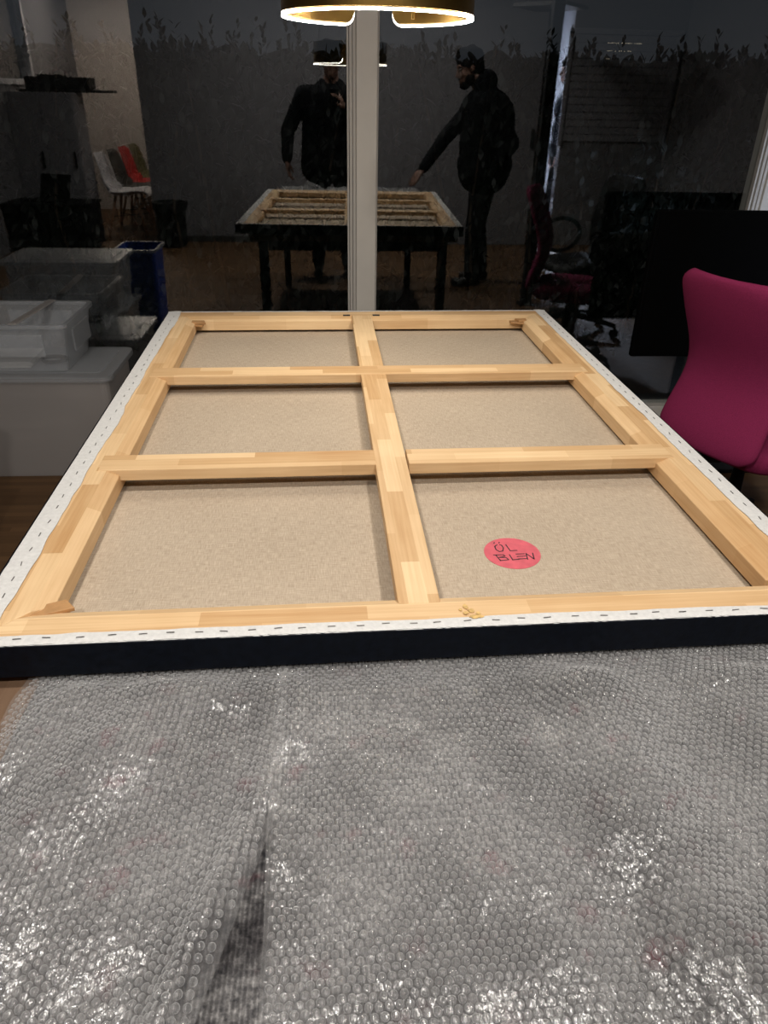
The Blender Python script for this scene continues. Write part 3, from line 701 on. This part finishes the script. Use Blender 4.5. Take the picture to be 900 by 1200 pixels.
for i, (x, y, z, a, w_, lab) in enumerate(((-1.32, 2.92, .4460, .2, .10, 'stack of paper sheets inside the small clear box'),)):
    p_ = MB()
    for q in range(6): p_.box(-w_, w_, -.09, .09, q*.004, q*.004+.003, Matrix.Rotation(.05*random.uniform(-1, 1), 4, 'Z'))
    o = p_.build('paper_stack', 'paper'); o.location = (x+.02, y, z); o.rotation_euler = (0, 0, a*.3); tag(o, lab, 'paper')
cbp = [(.05*math.cos(t)*(1+.1*math.sin(3*t)), .04*math.sin(t), .006+.004*(t/6)) for t in [q*.35 for q in range(54)]]
o = MB().tube(cbp, .0035, 6).build('cable', 'black', smooth=True); o.location = (-1.125, 2.90, .4465); tag(o, 'coiled black cable inside the small clear box', 'cable')
# further boxes beside the table, seen only in the window reflection
crate('storage_box', (-1.50, 2.03, 0), .62, .40, .32, .012, 'pp_milky', True, 'milky storage box at the bottom of the reflected stack left of the table', ribs=False)
crate('storage_box', (-1.50, 2.03, .3315), .60, .38, .25, .02, 'pp', True, 'clear lidded box on top of the reflected stack left of the table')
o = crate('plastic_crate', (-1.215, 1.58, 0), .24, .30, .56, .02, 'blue', False, 'tall blue plastic bin beside the reflected storage boxes', ribs=False); o['category'] = 'bin'
# ------------------------------------------------------------------ things at the back of the room (reflected in the glass)
b_ = empty('waste_bin', (-1.66, -1.62, 0), label='round black waste bin against the grey back wall', cat='bin')
MB().lathe([(.12, 0), (.135, .03), (.15, .34), (.17, .355), (.172, .40), (.150, .415), (.02, .418)]).build('body', 'black', b_, smooth=True)
MB().lathe([(.155, .405), (.178, .405), (.178, .425), (.155, .425), (.155, .405)], cap=False).build('rim', 'black', b_)
def shell_chair(loc, rz, mat, label):
    r = empty('shell_chair', loc, rz, label, 'chair', 'shell chairs with wooden legs')   # faces local +X
    s = MB()
    path = [(.25, .405), (.235, .432), (.15, .428), (.0, .405), (-.12, .405), (-.185, .44), (-.215, .52), (-.235, .64), (-.26, .78), (-.268, .815)]
    wd = [.18, .21, .225, .23, .225, .215, .21, .205, .175, .12]
    def f(i, j):
        t = j*(len(path)-1); k_ = min(int(t), len(path)-2); q = t-k_
        x = path[k_][0]*(1-q)+path[k_+1][0]*q; z = path[k_][1]*(1-q)+path[k_+1][1]*q; w = wd[k_]*(1-q)+wd[k_+1]*q
        u = 2*i-1; curl = .05*abs(u)**3*(1-abs(2*j-1)**3)
        return (x+curl*(j > .5), w*u, z+curl*(j <= .6))
    s.grid(f, 13, 28); s.build('seat_shell', mat, r, smooth=True, solid=.008)
    for sx in (-1, 1):
        for sy in (-1, 1):
            MB().tube([(sx*.11, sy*.10, .40), (sx*.205, sy*.215, 0)], [.016, .010], 8).build('leg', 'leg_wood', r, smooth=True)
    MB().tube([(-.16, -.155, .20), (.16, .155, .20)], .005, 6).tube([(-.16, .155, .20), (.16, -.155, .20)], .005, 6).build('wire_brace', 'black_metal', r)
    return r
for i, (m_, w_) in enumerate((('shell_white', 'white'), ('shell_dark', 'dark grey'), ('shell_red', 'red'), ('shell_olive', 'olive'))):
    shell_chair((-2.235, -2.35-.50*i+.02, 0), math.radians(2), m_, w_+' shell chair with wooden legs in the row behind the bin')
cab = empty('cabinet', (-2.82, -2.04, 0), label='tall grey cabinet in front of the light wall at the back left', cat='cabinet')
MB().box(-.33, .30, -.18, .18, .03, 1.36).build('body', 'grey_furn', cab, bevel=.004)
for sx, (a, b) in ((1, (-.325, -.017)), (1, (-.013, .295))):
    d_ = MB().box(a, b, .181, .197, .06, 1.34).build('door', 'grey_furn', cab, bevel=.002)
    MB().box((a+b)/2+.10, (a+b)/2+.11, .197, .215, .7, .85).build('handle', 'black_metal', d_)
MB().box(-.32, .29, -.17, .17, 0, .03).build('plinth', 'dark_furn', cab)
o = MB().box(-.43, .43, -.16, .16, 0, .025).build('shelf_board', 'dark_furn', bevel=.008); o.location = (-2.62, -2.13, 1.3605); tag(o, 'dark shelf board overhanging the top of the grey cabinet', 'shelf')
o = MB().box(-.32, .30, -.11, .11, 0, .105).box(-.20, .05, -.09, .09, .105, .125).build('speaker_bar', 'dark_furn', bevel=.025); o.location = (-2.68, -2.13, 1.386); tag(o, 'long dark box lying on the shelf board above the cabinet', 'box')
sb = empty('sideboard', (-2.70, -1.40, 0), label='low black sideboard in front of the grey cabinet', cat='sideboard')
MB().box(-.42, .36, -.20, .20, .05, .42).build('body', 'black', sb, bevel=.004)
MB().box(-.44, .38, -.22, .22, .421, .445).build('top', 'black', sb, bevel=.003)
for sx in (-.36, .30):
    for sy in (-.15, .15): MB().box(sx-.02, sx+.02, sy-.02, sy+.02, 0, .05).build('foot', 'black', sb)
lp_ = empty('laptop', (-2.78, -1.40, .4455), math.radians(200), 'open black laptop on the low sideboard', 'laptop')
MB().box(-.17, .17, -.12, .12, 0, .015).build('base', 'black', lp_, bevel=.003)
MB().box(-.17, .17, -.004, .004, 0, .22, Matrix.Translation((0, .12, .015)) @ Matrix.Rotation(-.35, 4, 'X')).build('screen', 'black', lp_, bevel=.002)
post = MB().box(-.035, .035, -.035, .035, .012, CEIL_Z-.012).box(-.06, .06, -.06, .06, 0, .012).box(-.06, .06, -.06, .06, CEIL_Z-.012, CEIL_Z).build('steel_post', 'black_metal'); post.location = (1.468, .74, 0)
tag(post, 'slim black steel post from floor to ceiling right of the table', 'post')
dp = empty('square_pendant', (1.86, -1.02, 2.06), math.radians(38), 'flat square dark panel lamp hanging below the ceiling near the door', 'lamp')
MB().box(-.24, .24, -.24, .24, 0, .03).build('panel', 'dark_furn', dp, bevel=.004)
MB().tube([(0, 0, .03), (0, 0, CEIL_Z-2.06)], .004, 6).build('cord', 'black', dp)
# ------------------------------------------------------------------ hedge outside
hd = empty('hedge', (0, 4.75, -.02), label='dark leafy hedge standing in the night outside the window', cat='hedge')
lf = MB()
rnd = random.Random(3)
for i in range(26000):
    x = rnd.uniform(-3.6, 4.6); top = 1.62+.05*noise.noise(Vector((x*1.7, 0, 0)))+.035*noise.noise(Vector((x*7, 3, 0)))
    z = top-(rnd.random()**1.3)*1.65; y = rnd.uniform(-.32, .30)
    s = rnd.uniform(.022, .042); R_ = Matrix.Rotation(rnd.uniform(0, 6.28), 4, 'Z') @ Matrix.Rotation(rnd.uniform(.2, 1.7), 4, 'X')
    Mx = Matrix.Translation((x, y, z)) @ R_
    vs = [(0, -s, 0), (s*.42, -s*.2, s*.1), (s*.36, s*.45, s*.1), (0, s*1.05, 0), (-s*.36, s*.45, s*.1), (-s*.42, -s*.2, s*.1)]
    lf.add([Mx @ Vector(v) for v in vs], [(0, 1, 5), (1, 2, 4, 5), (2, 3, 4)])
for i in range(130):   # shoots standing above the clipped top
    x = rnd.uniform(-3.6, 4.6); h0 = rnd.uniform(.03, .14); a = rnd.uniform(-.3, .3); y = rnd.uniform(-.25, .25)
    for k_ in range(7):
        z = 1.60+h0*k_/6; s = rnd.uniform(.018, .032)
        Mx = Matrix.Translation((x+a*h0*k_/6, y, z)) @ Matrix.Rotation(rnd.uniform(0, 6.28), 4, 'Z') @ Matrix.Rotation(rnd.uniform(.5, 1.2), 4, 'X')
        vs = [(0, 0, 0), (s*.4, s*.7, s*.1), (s*.3, s*1.3, s*.1), (0, s*1.9, 0), (-s*.3, s*1.3, s*.1), (-s*.4, s*.7, s*.1)]
        lf.add([Mx @ Vector(v) for v in vs], [(0, 1, 5), (1, 2, 4, 5), (2, 3, 4)])
lm = bpy.data.meshes.new('foliage'); lm.from_pydata(lf.v, [], lf.f); lm.materials.append(MT['leaf']); lm.update()
link(bpy.data.objects.new('foliage', lm), hd)['kind'] = 'stuff'
hc_ = MB()
def hcf(i, j):
    x = -3.7+8.4*i; z = 1.60*j+.05*nz(x, j, 6.)*j; return (x, .16*math.sin(math.pi*j)*0+.05+.10*nz(x, z, 5., 2.)+.05*nz(x, z, 17., 4.), z)
hc_.grid(hcf, 240, 40).build('hedge_backing', 'leaf', hd, solid=.05)  # dark backing sheet added so no sky shows between the leaves
for i in range(26):
    x = -3.5+i*.32+rnd.uniform(-.08, .08)
    MB().tube([(x, 0, 0), (x+rnd.uniform(-.1, .1), rnd.uniform(-.1, .1), .8), (x+rnd.uniform(-.2, .2), rnd.uniform(-.15, .15), 1.66)], [.018, .011, .004], 6).build('stem', 'twig', hd, smooth=True)
# ------------------------------------------------------------------ people
def person(label, P, skin_voxel=.0085):
    """P: list of primitives ('cap', a, b, ra, rb, mat) / ('ell', c, (rx,ry,rz), R3x3, mat); one fused continuous body."""
    root = empty('person', P['loc'], 0, label, 'person'); org = Vector(P['loc'])
    m = MB(); prims = P['prims']
    def sph(c, rad, R_, n=14, k=9):
        vs = []
        for j in range(k+1):
            th = math.pi*j/k
            for i in range(n): ph = 2*math.pi*i/n; vs.append(Vector(c)+R_ @ Vector((rad[0]*math.sin(th)*math.cos(ph), rad[1]*math.sin(th)*math.sin(ph), rad[2]*math.cos(th)))-org)
        m.add(vs, [(j*n+i, j*n+(i+1) % n, (j+1)*n+(i+1) % n, (j+1)*n+i) for j in range(k) for i in range(n)])
    I3 = Matrix.Identity(3)
    for p in prims:
        if p[0] == 'ell': sph(p[1], p[2], p[3])
        else:
            a, b, ra, rb = Vector(p[1]), Vector(p[2]), p[3], p[4]
            sph(a, (ra,)*3, I3); sph(b, (rb,)*3, I3)
            if (b-a).length > 1e-4: m.tube([a-org, b-org], [ra*.995, rb*.995], 14)
    tmp = m.mesh('body', 'jacket'); o = bpy.data.objects.new('body', tmp); link(o)
    md = o.modifiers.new('r', 'REMESH'); md.mode = 'VOXEL'; md.voxel_size = skin_voxel
    ms = o.modifiers.new('s', 'SMOOTH'); ms.iterations = 3; ms.factor = .5
    dg = bpy.context.evaluated_depsgraph_get(); me = bpy.data.meshes.new_from_object(o.evaluated_get(dg))
    o.modifiers.clear(); o.data = me; bpy.data.meshes.remove(tmp); me.name = 'body'; o.parent = root
    order = ['skin', 'jacket', 'trousers', 'shoe']; me.materials.clear()
    for q in order: me.materials.append(MT[q])
    pre = []
    for p in prims:
        if p[0] == 'ell': pre.append((0, Vector(p[1])-org, max(p[2])*.5+min(p[2])*.5, p[3].transposed(), Vector(p[2]), order.index(p[4])))
        else: pre.append((1, Vector(p[1])-org, Vector(p[2])-org, p[3], p[4], order.index(p[5])))
    mi = []
    for pl in me.polygons:
        c = pl.center; best = 9; bi = 1
        for q in pre:
            if q[0] == 0:
                d = c-q[1]
                if d.length-q[2]*1.4 > best: continue
                l = q[3] @ d; k_ = math.sqrt((l.x/q[4].x)**2+(l.y/q[4].y)**2+(l.z/q[4].z)**2); dist = (k_-1)*min(q[4])
            else:
                ab = q[2]-q[1]; t = max(0, min(1, (c-q[1]).dot(ab)/max(1e-9, ab.length_squared))); dist = (c-q[1]-ab*t).length-(q[3]*(1-t)+q[4]*t)
            if dist < best: best = dist; bi = q[5]
        mi.append(bi)
    me.polygons.foreach_set('material_index', mi); me.polygons.foreach_set('use_smooth', [True]*len(mi)); me.update()
    # head pieces: hair, eyes, (beard)
    Rh, hc = P['headR'], Vector(P['head'])-org
    def part(name, mat, prs, vox=.006):
        q = MB(); sv = (m.v, m.f); m.v, m.f = [], []
        for c, r_ in prs: sph(hc+org+Rh @ Vector(c), r_, Rh)
        q.v, q.f = m.v, m.f; m.v, m.f = sv
        t_ = q.mesh(name, mat); ob = bpy.data.objects.new(name, t_); link(ob)
        a1 = ob.modifiers.new('r', 'REMESH'); a1.voxel_size = vox; a2 = ob.modifiers.new('s', 'SMOOTH'); a2.iterations = 2
        e = bpy.data.meshes.new_from_object(ob.evaluated_get(bpy.context.evaluated_depsgraph_get())); ob.modifiers.clear(); ob.data = e; ob.parent = root
        e.polygons.foreach_set('use_smooth', [True]*len(e.polygons)); return ob
    part('hair', 'hair', [((-.018, 0, .058), (.106, .088, .082)), ((-.060, 0, .0), (.060, .080, .085)), ((-.05, .03, .12), (.04, .04, .025)), ((.02, .0, .125), (.05, .04, .02)), ((-.09, -.02, .06), (.035, .05, .05)), ((.045, .02, .088), (.045, .045, .028)), ((.035, -.03, .09), (.04, .04, .026)), ((-.02, .068, .03), (.045, .016, .045)), ((-.02, -.068, .03), (.045, .016, .045))])
    if P.get('beard'): part('beard', 'hair', [((.055, 0, -.098), (.042, .048, .034)), ((.02, .05, -.075), (.04, .02, .04)), ((.02, -.05, -.075), (.04, .02, .04)), ((.088, 0, -.052), (.012, .03, .008))], .005)
    for s in (-1, 1):
        e = MB().lathe([(.001, -.006), (.008, -.0045), (.010, 0), (.008, .0045), (.001, .006)], seg=10); e.v = [tuple(hc+Rh @ (Vector(v)+Vector((.074, s*.033, .012)))) for v in e.v]
        eo = e.build('eye', 'eye', root, smooth=True)
        e = MB().lathe([(.001, -.005), (.0042, -.003), (.0046, 0), (.0042, .003), (.001, .005)], seg=10); e.v = [tuple(hc+Rh @ (Vector(v)+Vector((.0825, s*.033, .012)))) for v in e.v]
        e.build('iris', 'iris', eo, smooth=True)
    return root
def rot3(yaw_, pitch_=0., roll_=0.): return Matrix.Rotation(yaw_, 3, 'Z') @ Matrix.Rotation(pitch_, 3, 'Y') @ Matrix.Rotation(roll_, 3, 'X')
def head_prims(c, R_):
    c = Vector(c); q = lambda x, y, z: c+R_ @ Vector((x, y, z)); sk = 'skin'
    pr = [('ell', q(-.012, 0, .035), (.094, .074, .085), R_, sk), ('ell', q(.022, 0, -.045), (.066, .058, .072), R_, sk), ('ell', q(.055, 0, -.088), (.032, .036, .026), R_, sk),
          ('cap', q(.082, 0, .012), q(.106, 0, -.030), .010, .013, sk), ('ell', q(.082, 0, -.060), (.014, .026, .007), R_, sk), ('ell', q(.086, 0, -.072), (.013, .022, .008), R_, sk), ('ell', q(.074, 0, .032), (.018, .055, .010), R_, sk)]
    for s in (-1, 1): pr += [('ell', q(-.012, s*.077, -.005), (.020, .009, .032), R_, sk), ('ell', q(.060, s*.038, -.025), (.022, .020, .018), R_, sk)]
    return pr
def hand_prims(w, d, palm, curl=.5, mat='skin', side=1):
    """w wrist, d finger direction, palm: palm normal; five separate bent fingers"""
    w, d, pn = Vector(w), Vector(d).normalized(), Vector(palm).normalized(); pn = (pn-d*pn.dot(d)).normalized(); s = d.cross(pn)*side
    pr = []
    R_ = Matrix((s, pn, d)).transposed()
    pr.append(('ell', w+d*.048, (.041, .018, .055), R_, mat))
    for k_, (off, ln) in enumerate(((.033, .066), (.011, .076), (-.011, .072), (-.032, .056))):
        b = w+d*.090+s*off; c1, c2 = curl*.7, curl*1.5
        m1 = b+(d*math.cos(c1)+pn*math.sin(c1))*ln*.52+s*off*.12; m2 = m1+(d*math.cos(c2)+pn*math.sin(c2))*ln*.52
        pr += [('cap', b-d*.02, m1, .0102, .0095, mat), ('cap', m1, m2, .0095, .0082, mat)]
    t0 = w+d*.028+s*.030; t1 = t0+(d*.6+s*.7+pn*.25).normalized()*.045; t2 = t1+(d*.9+s*.2+pn*.35).normalized()*.036
    pr += [('cap', t0, t1, .0135, .0115, mat), ('cap', t1, t2, .0115, .0095, mat)]
    return pr
def legs(hip, fwd, spread, feet, jm='trousers', bulk=1.):
    pr = []; hip = Vector(hip); fwd = Vector(fwd); side = Vector((-fwd.y, fwd.x, 0))
    for s, f in zip((1, -1), feet):
        h = hip+side*s*.09; f = Vector(f); kn = (h+f)/2+fwd*.03+Vector((0, 0, .02)); an = f+Vector((0, 0, .085))
        pr += [('cap', h, kn, .088*bulk, .064*bulk, jm), ('cap', kn, kn+(an-kn)*.35, .064*bulk, .064*bulk, jm), ('cap', kn+(an-kn)*.35, an+Vector((0, 0, .03)), .064*bulk, .055*bulk, jm)]
        pr += [('cap', an, f+Vector((0, 0, .045))-fwd*.03, .045, .042, 'shoe'), ('cap', f+Vector((0, 0, .040))-fwd*.04, f+Vector((0, 0, .034))+fwd*.15, .040, .033, 'shoe'), ('ell', f+Vector((0, 0, .03))+fwd*.10, (.075, .045, .029), rot3(math.atan2(fwd.y, fwd.x)), 'shoe')]
    return pr
# -- the photographer, behind the camera at the end of the table, facing the window
F = Vector((0, 1, 0)); J = 'jacket'; cx, cy = -.02, -.30
pr = [('ell', (cx, cy-.01, 1.32), (.235, .135, .17), rot3(0), J), ('ell', (cx, cy, 1.08), (.245, .145, .23), rot3(0), J), ('ell', (cx, cy, .92), (.255, .15, .16), rot3(0), J), ('cap', (cx-.13, cy, .87), (cx+.13, cy, .87), .13, .13, J),
      ('cap', (cx-.10, cy, 1.25), (cx-.125, cy, .90), .13, .13, J), ('cap', (cx+.10, cy, 1.25), (cx+.125, cy, .90), .13, .13, J), ('cap', (cx-.17, cy-.01, 1.385), (cx+.17, cy-.01, 1.385), .075, .075, J), ('cap', (cx-.05, cy-.01, 1.43), (cx+.05, cy-.01, 1.43), .075, .075, J), ('cap', (cx, cy-.01, 1.42), (cx+.005, cy+.015, 1.53), .062, .056, 'skin')]
pr += [('cap', (cx-.215, cy-.01, 1.385), (cx-.355, cy-.03, 1.13), .072, .058, J), ('cap', (cx-.355, cy-.03, 1.13), (cx-.365, cy+.05, .935), .058, .044, J)] + hand_prims((cx-.365, cy+.052, .925), (.06, .16, -1), (1, .2, 0), .45, side=1)
pr += [('cap', (cx+.20, cy-.01, 1.385), (cx+.27, cy+.04, 1.16), .068, .054, J), ('cap', (cx+.27, cy+.04, 1.16), (.085, -.085, 1.30), .054, .038, J)] + hand_prims((.080, -.080, 1.303), (-.35, .42, .85), (-.8, .1, .25), .75, side=-1)
HR = rot3(math.pi/2, .16); hp = (cx+.005, cy+.045, 1.615)
pr += head_prims(hp, HR)+legs((cx, cy, .82), F, .1, ((cx-.13, cy-.01, 0), (cx+.13, cy+.02, 0)))
person('person in a black jacket behind the table with one arm hanging, taking the picture', dict(loc=(cx, cy, 0), prims=pr, headR=HR, head=hp))
ph = empty('phone', (0, 0, 1.40), 0, 'black phone held up by the person taking the picture', 'phone'); ph.matrix_world = mw
MB().box(-.030, .044, -.120, .030, .010, .018).build('casing', 'black', ph, bevel=.003); MB().box(-.027, .041, -.117, .027, .0182, .0188).build('screen', 'screen', ph)
# -- the person beside the table, facing it, one arm reaching down to the table edge
F = Vector((-1, 0, 0)); cx, cy = 1.205, -.02
R_ = rot3(math.radians(172))
pr = [('ell', (cx-.02, cy, 1.28), (.215, .225, .19), R_, J), ('ell', (cx+.005, cy, 1.08), (.225, .22, .22), R_, J), ('ell', (cx, cy, .93), (.225, .225, .17), R_, J), ('cap', (cx-.02, cy-.07, .88), (cx-.02, cy+.07, .88), .185, .185, J),
      ('cap', (cx, cy-.05, 1.25), (cx, cy-.05, .90), .205, .205, J), ('cap', (cx, cy+.05, 1.25), (cx, cy+.05, .90), .205, .205, J), ('cap', (cx-.05, cy-.16, 1.36), (cx-.03, cy+.16, 1.36), .088, .088, J), ('cap', (cx-.03, cy-.05, 1.41), (cx-.03, cy+.05, 1.41), .085, .085, J), ('cap', (cx-.05, cy, 1.42), (cx-.11, cy, 1.52), .066, .060, 'skin'),
      ('cap', (cx-.04, cy-.05, 1.47), (cx-.05, cy+.05, 1.47), .085, .085, J), ('cap', (cx-.03, cy, 1.50), (cx-.06, cy, 1.51), .085, .075, J)]
pr += [('cap', (cx-.07, cy-.17, 1.35), (.90, -.13, 1.12), .074, .058, J), ('cap', (.90, -.13, 1.12), (.715, -.02, .895), .058, .043, J)] + hand_prims((.708, -.016, .884), (-.55, .35, -.55), (.1, -.1, -1), .25, side=1)
pr += [('cap', (cx-.01, cy+.19, 1.35), (cx+.155, cy+.23, 1.09), .076, .062, J), ('cap', (cx+.155, cy+.23, 1.09), (cx+.03, cy+.215, .90), .062, .05, J)] + hand_prims((cx+.035, cy+.213, .905), (-.6, -.05, -.75), (-.2, -1, 0), .5, side=1)
HR = rot3(math.radians(178), .30); hp = (cx-.175, cy, 1.585)
pr += head_prims(hp, HR)+legs((cx, cy, .86), F, .1, ((cx+.05, cy-.12, 0), (cx-.06, cy+.13, 0)), bulk=1.22)
person('person with dark hair in a black jacket reaching down to the table edge', dict(loc=(cx, cy, 0), prims=pr, headR=HR, head=hp, beard=True))
# -- the person seen through the door gap in the bright next room
cx, cy = 2.585, -2.70
pr = [('ell', (cx-.0, cy, 1.30), (.13, .205, .18), R_, J), ('ell', (cx, cy, 1.08), (.13, .19, .21), R_, J), ('ell', (cx, cy, .92), (.14, .195, .15), R_, J), ('cap', (cx, cy-.08, .86), (cx, cy+.08, .86), .125, .125, J),
      ('cap', (cx-.0, cy-.16, 1.39), (cx-.0, cy+.16, 1.39), .072, .072, J), ('cap', (cx, cy-.05, 1.435), (cx, cy+.05, 1.435), .07, .07, J), ('cap', (cx, cy, 1.43), (cx-.02, cy, 1.54), .06, .055, 'skin')]
pr += [('cap', (cx-.02, cy+.18, 1.38), (cx-.10, cy+.24, 1.11), .074, .056, J), ('cap', (cx-.10, cy+.24, 1.11), (cx-.105, cy+.20, .86), .056, .043, J)] + hand_prims((cx-.107, cy+.20, .85), (-.12, -.1, -1), (-1, -.4, 0), .7, side=-1)
pr += [('cap', (cx, cy-.18, 1.38), (cx+.03, cy-.24, 1.11), .070, .056, J), ('cap', (cx+.03, cy-.24, 1.11), (cx-.03, cy-.23, .87), .056, .042, J)] + hand_prims((cx-.03, cy-.23, .86), (-.1, 0, -1), (0, 1, 0), .5, side=1)
HR = rot3(math.radians(180), .05); hp = (cx-.02, cy, 1.655)
pr += head_prims(hp, HR)+legs((cx, cy, .86), F, .1, ((cx-.02, cy-.10, 0), (cx+.04, cy+.11, 0)))
person('person in dark clothes standing in the bright next room behind the door gap', dict(loc=(cx, cy, 0), prims=pr, headR=HR, head=hp))
